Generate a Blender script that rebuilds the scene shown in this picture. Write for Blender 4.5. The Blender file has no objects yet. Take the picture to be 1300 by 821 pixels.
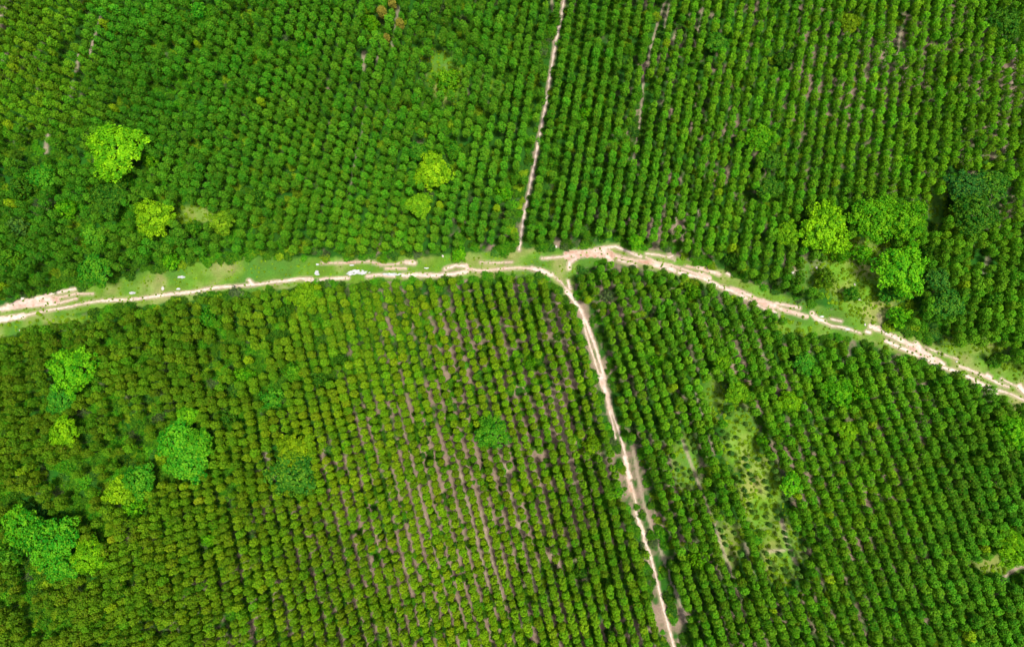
import bpy, math, random
import numpy as np
from mathutils import Vector

# ------------------------------------------------------------------ camera, light, exposure
R = math.radians
scene = bpy.context.scene
COL = scene.collection
F, H, TILT = 879.0, 182.0, R(8.1)            # focal length (photo px), flying height (m), forward tilt
CX, CY = 650.0, 365.0                        # optical axis in the photo (photo itself is 1300 x 731)

cam_d = bpy.data.cameras.new('drone_camera')
cam_d.sensor_width = 36.0
cam_d.lens = 36.0 * F / 1300.0
cam_d.shift_y = -45.5 / 1300.0
cam_d.clip_start = 1.0
cam_d.clip_end = 20000.0
cam = bpy.data.objects.new('drone_camera', cam_d)
COL.objects.link(cam)
cam.location = (0, 0, H)
cam.rotation_euler = (TILT, 0, 0)
scene.camera = cam

SUN_EL, SUN_AZ = R(77), R(120)                # azimuth measured clockwise from +Y (top of the picture)
world = bpy.data.worlds.new('World')
scene.world = world
world.use_nodes = True
wn = world.node_tree
bg = wn.nodes['Background']
sky = wn.nodes.new('ShaderNodeTexSky')
sky.sky_type = 'NISHITA'
sky.sun_disc = False
sky.sun_elevation = SUN_EL
sky.sun_rotation = SUN_AZ
sky.air_density = 1.0
sky.dust_density = 4.0
sky.ozone_density = 0.5
wn.links.new(sky.outputs[0], bg.inputs[0])
bg.inputs[1].default_value = 0.10

sun_d = bpy.data.lights.new('sun', 'SUN')
sun_d.energy = 2.7
sun_d.angle = R(8)
sun_d.color = (1.0, 0.95, 0.86)
sun = bpy.data.objects.new('sun', sun_d)
COL.objects.link(sun)
sd = Vector((math.sin(SUN_AZ) * math.cos(SUN_EL), math.cos(SUN_AZ) * math.cos(SUN_EL), math.sin(SUN_EL)))
sun.rotation_euler = sd.to_track_quat('Z', 'Y').to_euler()

scene.view_settings.view_transform = 'Standard'
scene.view_settings.look = 'None'
scene.view_settings.gamma = 1.0
scene.view_settings.exposure = 0.68
scene.render.engine = 'CYCLES'

# ------------------------------------------------------------------ helpers
rng = np.random.default_rng(7)
ct, st = math.cos(TILT), math.sin(TILT)


def to_world(x, y, z=0.0):
    """where the sight line of photo pixel x, y meets the height z"""
    a = (np.asarray(x, float) - CX) / F
    b = -(np.asarray(y, float) - CY) / F
    dy = b * ct + st
    dz = b * st - ct
    t = (z - H) / dz
    return a * t, dy * t


def to_px(X, Y, Z=0.0):
    X = np.asarray(X, float); Y = np.asarray(Y, float); dz = np.asarray(Z, float) - H
    yc = Y * ct + dz * st
    zc = -Y * st + dz * ct
    return CX + F * X / (-zc), CY - F * yc / (-zc)


def vnoise(x, y, seed=0):
    x = np.asarray(x, float); y = np.asarray(y, float)
    xi = np.floor(x).astype(np.int64); yi = np.floor(y).astype(np.int64)
    fx = x - xi; fy = y - yi
    fx = fx * fx * (3 - 2 * fx); fy = fy * fy * (3 - 2 * fy)

    def h(a, b):
        n = (a * 374761393 + b * 668265263 + seed * 982451653) & 0x7fffffff
        n = ((n ^ (n >> 13)) * 1274126177) & 0x7fffffff
        n = n ^ (n >> 16)
        return (n & 0xffff) / 65535.0
    return (h(xi, yi) * (1 - fx) + h(xi + 1, yi) * fx) * (1 - fy) + (h(xi, yi + 1) * (1 - fx) + h(xi + 1, yi + 1) * fx) * fy


def fbm(x, y, seed=0, octs=4):
    s = 0.0; a = 0.5; t = 0.0
    for k in range(octs):
        s = s + a * vnoise(x * 2 ** k, y * 2 ** k, seed + 17 * k); t += a; a *= 0.55
    return s / t


def sstep(a, b, x):
    t = np.clip((x - a) / (b - a), 0, 1)
    return t * t * (3 - 2 * t)


def link(o, parent=None):
    COL.objects.link(o)
    if parent is not None:
        o.parent = parent
    return o


def tag(o, label=None, cat=None, group=None, kind=None):
    if label: o['label'] = label
    if cat: o['category'] = cat
    if group: o['group'] = group
    if kind: o['kind'] = kind
    return o


def mesh_np(name, verts, quads, mat, smooth=False, attrs=None):
    verts = np.asarray(verts, np.float32); quads = np.asarray(quads, np.int32)
    me = bpy.data.meshes.new(name)
    n, k = quads.shape
    me.vertices.add(len(verts)); me.vertices.foreach_set('co', verts.ravel())
    me.loops.add(n * k); me.loops.foreach_set('vertex_index', quads.ravel())
    me.polygons.add(n)
    me.polygons.foreach_set('loop_start', np.arange(0, n * k, k, dtype=np.int32))
    me.polygons.foreach_set('loop_total', np.full(n, k, np.int32))
    if smooth: me.polygons.foreach_set('use_smooth', np.ones(n, bool))
    me.update(calc_edges=True)
    for an, (ty, arr) in (attrs or {}).items():
        at = me.attributes.new(an, ty, 'POINT')
        at.data.foreach_set('color' if ty == 'FLOAT_COLOR' else 'value', np.asarray(arr, np.float32).ravel())
    me.materials.append(mat)
    return me


def polydist(px, py, pts):
    """distance to a polyline and the x of the nearest place on it"""
    d = np.full(np.shape(px), 1e9)
    for (x0, y0), (x1, y1) in zip(pts[:-1], pts[1:]):
        vx, vy = x1 - x0, y1 - y0
        t = np.clip(((px - x0) * vx + (py - y0) * vy) / (vx * vx + vy * vy), 0, 1)
        d = np.minimum(d, np.hypot(px - x0 - t * vx, py - y0 - t * vy))
    return d


def idw(px, py, pts, power=3.0):
    pts = np.asarray(pts, float)
    w = np.zeros(np.shape(px)); s = np.zeros(np.shape(px) + (pts.shape[1] - 2,))
    for p in pts:
        q = 1.0 / (np.hypot(px - p[0], py - p[1]) + 25.0) ** power
        w = w + q; s = s + q[..., None] * p[2:]
    return s / w[..., None]


# ------------------------------------------------------------------ materials
def new_mat(name):
    m = bpy.data.materials.new(name); m.use_nodes = True
    return m, m.node_tree, m.node_tree.nodes['Principled BSDF']


def mathn(nt, op, a, b, c=None):
    n = nt.nodes.new('ShaderNodeMath'); n.operation = op
    for i, v in enumerate((a, b, c)):
        if v is None: continue
        if isinstance(v, (int, float)): n.inputs[i].default_value = v
        else: nt.links.new(v, n.inputs[i])
    return n.outputs[0]


def leaf_material(name, transl=0.2, tip=(0.22, 0.10, 0.02)):
    m, nt, p = new_mat(name)
    a = nt.nodes.new('ShaderNodeAttribute'); a.attribute_type = 'INSTANCER'; a.attribute_name = 'tint'
    lv = nt.nodes.new('ShaderNodeAttribute'); lv.attribute_name = 'lv'
    ng = nt.nodes.new('ShaderNodeAttribute'); ng.attribute_name = 'flush'
    hs = nt.nodes.new('ShaderNodeHueSaturation')
    nt.links.new(a.outputs['Color'], hs.inputs['Color'])
    nt.links.new(mathn(nt, 'MULTIPLY_ADD', lv.outputs['Fac'], -0.05, 0.517), hs.inputs['Hue'])
    nt.links.new(mathn(nt, 'MULTIPLY_ADD', lv.outputs['Fac'], 0.9, 0.55), hs.inputs['Value'])
    mx = nt.nodes.new('ShaderNodeMix'); mx.data_type = 'RGBA'
    nt.links.new(mathn(nt, 'MULTIPLY', ng.outputs['Fac'], 0.55), mx.inputs['Factor'])
    nt.links.new(hs.outputs[0], mx.inputs['A']); mx.inputs['B'].default_value = tip + (1,)
    nt.links.new(mx.outputs['Result'], p.inputs['Base Color'])
    p.inputs['Roughness'].default_value = 0.6
    p.inputs['Specular IOR Level'].default_value = 0.08
    tr = nt.nodes.new('ShaderNodeBsdfTranslucent'); nt.links.new(mx.outputs['Result'], tr.inputs['Color'])
    ms = nt.nodes.new('ShaderNodeMixShader'); ms.inputs[0].default_value = transl
    nt.links.new(p.outputs[0], ms.inputs[1]); nt.links.new(tr.outputs[0], ms.inputs[2])
    nt.links.new(ms.outputs[0], nt.nodes['Material Output'].inputs[0])
    return m


M_LEAF = leaf_material('eucalyptus_leaves')
M_BROAD = leaf_material('broad_leaves', 0.25, (0.26, 0.44, 0.008))


def bark_material():
    m, nt, p = new_mat('bark')
    tc = nt.nodes.new('ShaderNodeTexCoord')
    mp = nt.nodes.new('ShaderNodeMapping'); mp.inputs['Scale'].default_value = (6, 6, 0.8)
    n = nt.nodes.new('ShaderNodeTexNoise'); n.inputs['Scale'].default_value = 3; n.inputs['Detail'].default_value = 5
    cr = nt.nodes.new('ShaderNodeValToRGB')
    cr.color_ramp.elements[0].color = (0.06, 0.045, 0.03, 1); cr.color_ramp.elements[0].position = 0.35
    cr.color_ramp.elements[1].color = (0.19, 0.155, 0.11, 1); cr.color_ramp.elements[1].position = 0.65
    nt.links.new(tc.outputs['Object'], mp.inputs[0]); nt.links.new(mp.outputs[0], n.inputs['Vector'])
    nt.links.new(n.outputs['Fac'], cr.inputs[0]); nt.links.new(cr.outputs[0], p.inputs['Base Color'])
    p.inputs['Roughness'].default_value = 0.85
    return m


M_BARK = bark_material()


def surface_material(name, attr, fine, amp, bump, rough=0.95, big=0.25):
    """surface whose own colour is stored per vertex, broken up with procedural noise"""
    m, nt, p = new_mat(name)
    g = nt.nodes.new('ShaderNodeNewGeometry')
    a = nt.nodes.new('ShaderNodeAttribute'); a.attribute_name = attr
    n1 = nt.nodes.new('ShaderNodeTexNoise'); n1.inputs['Scale'].default_value = fine
    n1.inputs['Detail'].default_value = 6; n1.inputs['Roughness'].default_value = 0.7
    n2 = nt.nodes.new('ShaderNodeTexNoise'); n2.inputs['Scale'].default_value = big
    n2.inputs['Detail'].default_value = 4
    for n in (n1, n2): nt.links.new(g.outputs['Position'], n.inputs['Vector'])
    f = mathn(nt, 'MULTIPLY_ADD', n1.outputs['Fac'], amp * 2, 1 - amp)
    f2 = mathn(nt, 'MULTIPLY_ADD', n2.outputs['Fac'], amp, 1 - amp / 2)
    hs = nt.nodes.new('ShaderNodeHueSaturation')
    nt.links.new(a.outputs['Color'], hs.inputs['Color'])
    nt.links.new(mathn(nt, 'MULTIPLY', f, f2), hs.inputs['Value'])
    nt.links.new(mathn(nt, 'MULTIPLY_ADD', n2.outputs['Fac'], 0.06, 0.47), hs.inputs['Hue'])
    nt.links.new(hs.outputs[0], p.inputs['Base Color'])
    b = nt.nodes.new('ShaderNodeBump'); b.inputs['Strength'].default_value = bump; b.inputs['Distance'].default_value = 0.25
    nt.links.new(n1.outputs['Fac'], b.inputs['Height']); nt.links.new(b.outputs[0], p.inputs['Normal'])
    p.inputs['Roughness'].default_value = rough
    p.inputs['Specular IOR Level'].default_value = 0.15
    return m


M_GROUND = surface_material('ground', 'gcol', 2.2, 0.5, 0.5)
M_DIRT = surface_material('bare_dirt', 'gcol', 1.6, 0.22, 0.25, 0.9)

# ------------------------------------------------------------------ layout (photo pixels at ground level)
YU = [(-200, 440), (-50, 404), (0, 390), (30, 380), (61, 371), (100, 366), (131, 360), (183, 346), (228, 339), (274, 331), (329, 326), (442, 329),
      (503, 328), (563, 326), (649, 319), (719, 314), (777, 309), (813, 315), (841, 323), (883, 333), (920, 345), (960, 362),
      (1000, 378), (1060, 394), (1107, 408), (1183, 436), (1244, 456), (1300, 478), (1400, 520), (1500, 560)]
YL = [(-200, 480), (-50, 440), (0, 430), (36, 418), (100, 396), (170, 388), (243, 379), (329, 369), (396, 361), (500, 356), (588, 352), (650, 349),
      (695, 352), (712, 364), (716, 376), (728, 372), (733, 342), (771, 331), (807, 338), (853, 345), (883, 356), (914, 367), (944, 379), (980, 394),
      (1020, 412), (1040, 424), (1092, 432), (1122, 440), (1153, 453), (1213, 474), (1244, 489), (1275, 506), (1300, 522), (1400, 570), (1500, 610)]


def yU(x): return np.interp(x, [p[0] for p in YU], [p[1] for p in YU])
def yL(x): return np.interp(x, [p[0] for p in YL], [p[1] for p in YL])


SOUTH = [(721, 355), (721, 371), (734, 392), (745, 418), (757, 453), (766, 483), (774, 521), (787, 560), (795, 590), (800, 612),
         (808, 640), (815, 665), (823, 690), (832, 730), (845, 780), (858, 830), (885, 930)]
NARROW = [(728, -60), (716, 0), (712, 25), (706, 51), (702, 74), (698, 98), (694, 126), (689, 152), (670, 250), (664, 280), (659, 317)]


def south_x(y): return np.interp(y, [p[1] for p in SOUTH], [p[0] for p in SOUTH])


# ruts and bare patches: (points, half width px, tone) tone 0 white sand .. 1 pink clay
MAIN = [
    ([(-150, 436), (-60, 418), (0, 406), (12, 404), (30, 401)], 3.2, 0.0),
    ([(30, 401), (61, 394), (91, 389), (108, 385), (128, 382)], 1.1, 0.1),
    ([(128, 382), (150, 381), (170, 380), (200, 376), (213, 374), (243, 371), (274, 365), (304, 363), (329, 361), (346, 358), (360, 357), (380, 354), (396, 354)], 1.5, 0.0),
    ([(-150, 420), (-60, 404), (0, 392), (15, 387), (34, 383), (48, 378), (62, 374), (75, 371), (95, 367)], 1.5, 0.0),
    ([(10, 390), (34, 384), (58, 379), (70, 382)], 4.6, 0.45),
    ([(0, 393), (30, 388), (70, 385)], 2.6, 0.35),
    ([(70, 379), (97, 373), (118, 373)], 1.0, 0.5), ([(75, 385), (97, 379)], 1.0, 0.3),
    ([(316, 356), (320, 360)], 2.2, 0.0),
    ([(388, 356), (400, 356), (418, 354), (442, 353)], 1.7, 0.15),
    ([(466, 351), (480, 349), (500, 351)], 1.6, 0.3), ([(511, 350), (530, 349), (548, 350), (560, 349), (575, 348), (592, 345)], 2.3, 0.1),
    ([(565, 342), (578, 337), (592, 338), (594, 342)], 2.0, 0.1),
    ([(594, 342), (612, 344), (640, 341), (660, 340), (675, 341)], 1.3, 0.4),
    ([(675, 341), (688, 344), (700, 349)], 2.4, 0.0), ([(700, 349), (712, 358), (722, 371)], 0.9, 0.2),
    ([(408, 334), (430, 334), (470, 332), (483, 336), (500, 336), (518, 332), (526, 334)], 1.0, 0.55), ([(515, 333), (526, 334)], 2.3, 0.2),
    ([(490, 341), (515, 341)], 1.2, 0.45),
    ([(610, 333), (628, 334), (650, 333)], 0.8, 0.3), ([(688, 328), (704, 327), (720, 325)], 1.2, 0.3),
    ([(720, 324), (735, 322), (755, 321), (775, 324)], 5.0, 0.75), ([(754, 319), (766, 318)], 4.4, 0.25),
    ([(722, 341), (723, 333), (731, 328)], 2.1, 0.15),
    ([(766, 315), (780, 313), (792, 317), (803, 322), (814, 326)], 1.6, 0.05),
    ([(770, 325), (775, 330)], 3.0, 0.1), ([(785, 330), (797, 334), (807, 337)], 1.5, 0.1),
    ([(775, 323), (800, 330), (822, 333), (840, 337)], 2.2, 0.7), ([(832, 336), (845, 339), (855, 343)], 3.4, 0.15),
    ([(820, 327), (834, 333), (852, 337), (870, 343), (885, 348)], 1.3, 0.45), ([(820, 322), (836, 324), (850, 327), (855, 324)], 1.1, 0.1),
    ([(862, 346), (882, 351), (890, 352), (902, 358), (914, 364), (925, 368), (938, 372), (946, 378)], 2.2, 0.1),
    ([(888, 349), (900, 354)], 3.2, 0.3), ([(886, 340), (897, 343), (913, 348)], 1.9, 0.3), ([(923, 347), (926, 349)], 1.8, 0.1),
    ([(870, 338), (886, 341)], 1.0, 0.5),
    ([(928, 366), (940, 370), (952, 375), (962, 381), (972, 386), (985, 389), (995, 394), (1008, 397), (1024, 402)], 2.0, 0.45),
    ([(966, 383), (975, 386), (984, 388)], 3.8, 0.5), ([(946, 378), (958, 385), (972, 393)], 1.0, 0.0), ([(982, 395), (988, 400)], 1.5, 0.0),
    ([(985, 385), (1000, 388), (1015, 391)], 1.5, 0.3), ([(1031, 398), (1036, 404), (1046, 408)], 2.4, 0.2),
    ([(1046, 409), (1056, 414), (1068, 415), (1078, 418), (1092, 423)], 1.1, 0.1), ([(1054, 405), (1068, 408)], 0.9, 0.1),
    ([(1102, 422)], 0, 0), ([(1100, 421), (1104, 422)], 1.7, 0.1),
    ([(1105, 414), (1116, 418), (1127, 424), (1140, 430), (1152, 436), (1163, 441), (1172, 447), (1185, 455), (1197, 462)], 2.6, 0.1),
    ([(1125, 433), (1140, 440), (1150, 444), (1165, 451), (1180, 458), (1192, 465), (1208, 470)], 1.9, 0.05),
    ([(1152, 438), (1170, 449), (1190, 459)], 2.2, 0.5), ([(1162, 435), (1168, 441)], 2.0, 0.0),
    ([(1175, 441), (1190, 447), (1203, 452), (1216, 456)], 0.7, 0.0),
    ([(1208, 469), (1222, 475), (1236, 482), (1250, 489), (1262, 494), (1270, 496)], 1.8, 0.05), ([(1238, 484), (1252, 491), (1265, 499)], 2.4, 0.15),
    ([(1270, 496), (1285, 501), (1300, 508), (1350, 530), (1450, 575)], 1.2, 0.1),
    ([(1218, 465), (1232, 470), (1246, 476), (1255, 480), (1268, 487), (1280, 491)], 1.5, 0.2), ([(1253, 476), (1258, 479)], 2.0, 0.0),
    ([(1271, 481), (1283, 487), (1294, 492)], 0.8, 0.0), ([(1294, 491), (1300, 497), (1340, 516), (1400, 545)], 3.2, 0.2),
]
SOUTHR = [
    ([(721, 357), (722, 362), (724, 366)], 1.7, 0.0), ([(720, 371), (727, 378), (734, 388), (739, 398)], 2.9, 0.0),
    ([(739, 398), (743, 408)], 2.3, 0.05),
    ([(740, 406), (743, 420), (748, 437), (753, 453), (758, 468), (762, 480)], 1.0, 0.05),
    ([(744, 408), (751, 428), (757, 444), (763, 465), (767, 480)], 1.6, 0.0),
    ([(762, 476), (766, 490), (771, 504)], 3.0, 0.2), ([(771, 504), (775, 524)], 2.6, 0.45),
    ([(774, 524), (778, 540), (781, 556)], 1.1, 0.0), ([(777, 524), (786, 549), (791, 566), (794, 580)], 1.1, 0.0),
    ([(793, 580), (796, 594), (799, 606)], 2.6, 0.05), ([(797, 606), (801, 622)], 2.1, 0.6), ([(801, 612), (807, 638)], 1.0, 0.2),
    ([(807, 650), (811, 662), (818, 680), (820, 692)], 2.1, 0.15), ([(820, 690), (826, 707), (832, 730), (843, 775), (855, 820), (880, 920)], 1.5, 0.05),
    ([(812, 668), (818, 685), (824, 720)], 0.6, 0.3),
]
NARROWR = [(NARROW, 1.35, 0.0)]
# faint bare strips that stay part of the ground
STRIPS = [([(128, 22), (122, 42), (113, 70)], 2.0, 1), ([(100, 70), (97, 90)], 2.5, .7), ([(93, 105), (90, 128)], 3, .6), ([(62, 168), (58, 192)], 3, .8),
          ([(855, -20), (845, 0), (835, 30), (826, 62), (818, 95), (811, 165), (803, 210)], 1.5, .75), ([(861, -10), (850, 8), (843, 35)], 1.5, .6),
          ([(893, 10), (887, 42)], 2, .5), ([(858, 48), (862, 55)], 2.5, .8), ([(462, 145), (460, 170), (452, 200), (440, 270), (437, 300)], 1.4, .6),
          ([(505, 10), (498, 60)], 2, .6), ([(481, 45), (484, 60), (478, 85)], 2, .6), ([(462, 68), (461, 88)], 2.5, .7), ([(700, 0), (703, 14)], 2, .6),
          ([(1131, 36), (1126, 60), (1120, 90)], 1.8, .9), ([(1102, 30), (1098, 60), (1094, 88)], 1.8, .6), ([(1143, 40), (1136, 95)], 1.8, .6),
          ([(1290, 60), (1288, 85), (1280, 130), (1276, 190)], 2.5, .7), ([(8, -5), (2, 10), (-6, 24)], 6, 1), ([(8, 70), (4, 76)], 4, .8),
          ([(404, 535), (410, 560), (416, 585)], 2, .9), ([(335, 572), (352, 612)], 3, .8), ([(465, 690), (470, 728)], 2, .7), ([(436, 700), (442, 740)], 2.5, .8),
          ([(804, 572), (810, 605), (820, 650), (834, 684), (850, 730), (872, 790)], 1.9, .7), ([(865, 555), (878, 590), (895, 635), (915, 690), (930, 730)], 2, .75),
          ([(880, 483), (890, 520), (905, 570)], 1.6, .55), ([(905, 625), (912, 650)], 1.5, .6), ([(992, 660), (1000, 690), (1012, 718)], 2.2, .8), ([(975, 700), (996, 698)], 2.5, .7),
          ([(945, 690), (960, 740)], 2, .6), ([(1270, 738), (1280, 728), (1292, 720), (1320, 716)], 2.2, 1), ([(1225, 255), (1222, 275)], 2, .4), ([(1255, 325), (1250, 345)], 4, .5),
          ([(1116, 400), (1118, 408)], 3, .5), ([(1010, 345), (1016, 350)], 4, .5), ([(1075, 450), (1072, 458)], 4, .7), ([(960, 437), (968, 452)], 3, .7), ([(1165, 540), (1172, 553)], 4, .6),
          ([(888, 268), (893, 285)], 3, .6), ([(860, 265), (857, 300)], 1.6, .6), ([(1056, 478), (1062, 484)], 3, .7), ([(850, 322), (856, 330)], 3, .9)]
for k, (x0, y0, n_) in enumerate([(552, 494, 20), (505, 520, 26), (480, 560, 20), (585, 520, 26), (620, 500, 26), (665, 545, 20), (585, 600, 16), (640, 590, 18), (680, 600, 14), (700, 490, 20), (560, 640, 14), (520, 600, 20), (610, 650, 12), (655, 640, 12)]):
    STRIPS.append(([(x0, y0), (x0 + n_ * 9 * 0.25, y0 + n_ * 9)], 2.0, 0.75))

# ------------------------------------------------------------------ ground sheet
green = np.array((0.02, 0.07, 0.005)); green2 = np.array((0.016, 0.10, 0.006)); soil = np.array((0.26, 0.195, 0.14))
grass = np.array((0.10, 0.22, 0.016)); tan = np.array((0.30, 0.28, 0.11)); sand = np.array((0.48, 0.40, 0.29))
clay = np.array((0.42, 0.25, 0.17)); white = np.array((0.66, 0.57, 0.49))
# x, y, soil share, lushness
SOILMAP = [(50, 60, .35, .2), (60, 250, .05, 1), (60, 130, .3, .3), (200, 100, .10, .6), (350, 60, .10, .6), (350, 250, .12, .6), (480, 100, .32, .4), (500, 250, .22, .5), (600, 60, .22, .6),
           (650, 200, .24, .4), (750, 60, .2, .6), (780, 200, .26, .5), (850, 100, .5, .3), (950, 60, .42, .3), (950, 200, .5, .2), (1100, 120, .62, .05),
           (1150, 200, .5, .2), (1260, 120, .6, .1), (1270, 260, .5, .2), (1100, 330, .12, .6), (1180, 330, .12, 1), (1280, 400, .25, .6), (900, 280, .5, .3), (1000, 330, .45, .3),
           (60, 470, .22, .5), (60, 600, .15, 1), (60, 700, .05, 1), (200, 480, .2, .6), (230, 570, .0, 1), (200, 690, .3, .5), (320, 450, .12, .7), (330, 550, .2, .7),
           (340, 690, .5, .2), (420, 440, .15, .6), (430, 550, .5, .2), (450, 690, .62, .1), (520, 450, .5, .2), (600, 450, .55, .2), (560, 600, .85, .0), (640, 690, .9, .0),
           (690, 560, .8, .0), (680, 430, .5, .2), (740, 640, .65, .1), (800, 600, .35, .3), (822, 680, .3, .4), (785, 540, .35, .3), (740, 720, .35, .5), (780, 400, .45, .3), (830, 450, .4, .3), (850, 640, .5, .2), (880, 480, .35, .5), (950, 470, .5, .3),
           (940, 600, .2, .5), (960, 700, .35, .3), (1030, 560, .55, .1), (1080, 660, .6, .1), (1040, 470, .3, .6), (1150, 560, .6, .1), (1250, 560, .3, .4), (1200, 640, .35, .4), (1250, 690, .25, .5),
           (560, 820, .8, .1), (300, 820, .5, .3), (60, 820, .1, .9), (1000, 820, .5, .2), (1250, 820, .3, .4)]
GRASSY = [(1092, 355, 44, 52, 1), (940, 555, 22, 40, 1), (965, 625, 28, 46, 1), (990, 700, 26, 40, .9), (870, 585, 16, 38, .9), (925, 690, 18, 34, .7), (1085, 345, 28, 34, 1), (1110, 390, 32, 22, .8), (1030, 350, 20, 22, .6),
          (566, 100, 22, 34, .8), (600, 45, 14, 20, .5), (250, 272, 36, 12, .8), (612, 105, 12, 12, .6), (625, 112, 16, 12, .8), (1190, 255, 10, 34, .8), (1150, 420, 60, 16, .5), (1230, 440, 44, 14, .7),
          (620, 400, 14, 8, .5), (905, 500, 16, 26, .7), (1010, 415, 30, 12, .9), (300, 40, 8, 6, .5), (320, 100, 12, 8, .7), (60, 410, 60, 12, 1), (545, 70, 10, 12, .5), (1290, 470, 30, 12, .8), (895, 640, 14, 30, .5),
          (1270, 715, 40, 14, .7), (495, 75, 10, 14, .5), (1035, 405, 24, 12, .5), (1290, 525, 14, 10, .8)]


def ground_colour(px, py, X, Y):
    m = idw(px, py, SOILMAP)
    s, lush = m[..., 0] * np.where(py < yU(px), 0.8, 1.0), m[..., 1]
    n = fbm(X * 0.16, Y * 0.16, 3); n2 = fbm(X * 0.7, Y * 0.7, 11); n3 = fbm(X * 0.05, Y * 0.05, 21)
    k = sstep(-0.10, 0.16, s - (0.55 * n + 0.45 * n2) * 1.15 + 0.16)
    base = green[None] * (0.8 + 0.7 * n2[..., None]) * (1 - lush[..., None]) + green2[None] * (0.6 + 0.9 * n[..., None]) * lush[..., None]
    c = base * (1 - k[..., None]) + soil * (0.72 + 0.5 * n2[..., None]) * k[..., None]
    g = np.zeros(px.shape)
    for (x, y, rx, ry, a) in GRASSY:
        g = np.maximum(g, a * sstep(1.25, 0.7, np.hypot((px - x) / rx, (py - y) / ry) + 0.5 * (n - 0.5) + 0.5 * (n2 - 0.5)))
    # grass verge of the main road
    u, l = yU(px), yL(px)
    edge = np.minimum(py - (u - 2), (l + 2) - py) + 6 * (n2 - 0.5)
    g = np.maximum(g, sstep(-2, 3, edge))
    gc = grass * (0.75 + 0.5 * n2[..., None]); tk = (sstep(0.46, 0.72, 0.6 * n + 0.4 * n3) * 0.7)[..., None]
    gc = gc * (1 - tk) + tan * (0.8 + 0.4 * n2[..., None]) * tk
    dark = sstep(0.5, 0.38, n3 * 0.7 + n * 0.3)[..., None] * 0.6
    gc = gc * (1 - dark) + np.array((0.05, 0.15, 0.02)) * dark
    inr = (py > u - 2) & (py < l + 2)
    gc = np.where(inr[..., None], gc, gc * np.array((1.2, 1.2, 1.0)))
    c = c * (1 - g[..., None]) + gc * g[..., None]
    # trampled earth beside the ruts
    near = np.zeros(px.shape)
    for (pts, w, t) in MAIN + SOUTHR + NARROWR:
        if len(pts) < 2: continue
        near = np.maximum(near, sstep(w + 3.2, w * 0.6, polydist(px, py, pts) + 3 * (n2 - 0.5)) * min(1, 0.6 + 0.2 * w))
    near = near[..., None] * 0.9
    c = c * (1 - near) + (0.75 * sand + 0.25 * clay) * (0.75 + 0.3 * n2[..., None]) * near
    for (pts, w, a) in STRIPS:
        q = a * sstep(w * 1.5, w * 0.5, polydist(px, py, pts) + w * 1.2 * (n2 - 0.5))[..., None]
        c = c * (1 - q) + (0.55 * sand + 0.45 * soil) * (0.7 + 0.5 * n2[..., None]) * q
    return c


gx = np.concatenate(([-6000, -3000, -1500, -700, -350, -230], np.arange(-175, 175.1, 0.4), [230, 350, 700, 1500, 3000, 6000]))
gy = np.concatenate(([-6000, -3000, -1500, -700, -350, -180], np.arange(-110, 145.1, 0.4), [200, 350, 700, 1500, 3000, 6000]))
GX, GY = np.meshgrid(gx, gy)
PX, PY = to_px(np.clip(GX, -200, 200), np.clip(GY, -130, 170))
gc = ground_colour(PX, PY, np.clip(GX, -900, 900), np.clip(GY, -900, 900))
nx, ny = len(gx), len(gy)
idx = np.arange(nx * ny).reshape(ny, nx)
quads = np.stack([idx[:-1, :-1], idx[:-1, 1:], idx[1:, 1:], idx[1:, :-1]], -1).reshape(-1, 4)
gme = mesh_np('ground', np.stack([GX, GY, np.zeros_like(GX)], -1).reshape(-1, 3), quads, M_GROUND, attrs={
    'gcol': ('FLOAT_COLOR', np.concatenate([gc.reshape(-1, 3), np.ones((nx * ny, 1))], 1))})
tag(link(bpy.data.objects.new('ground', gme)), kind='structure')


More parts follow.
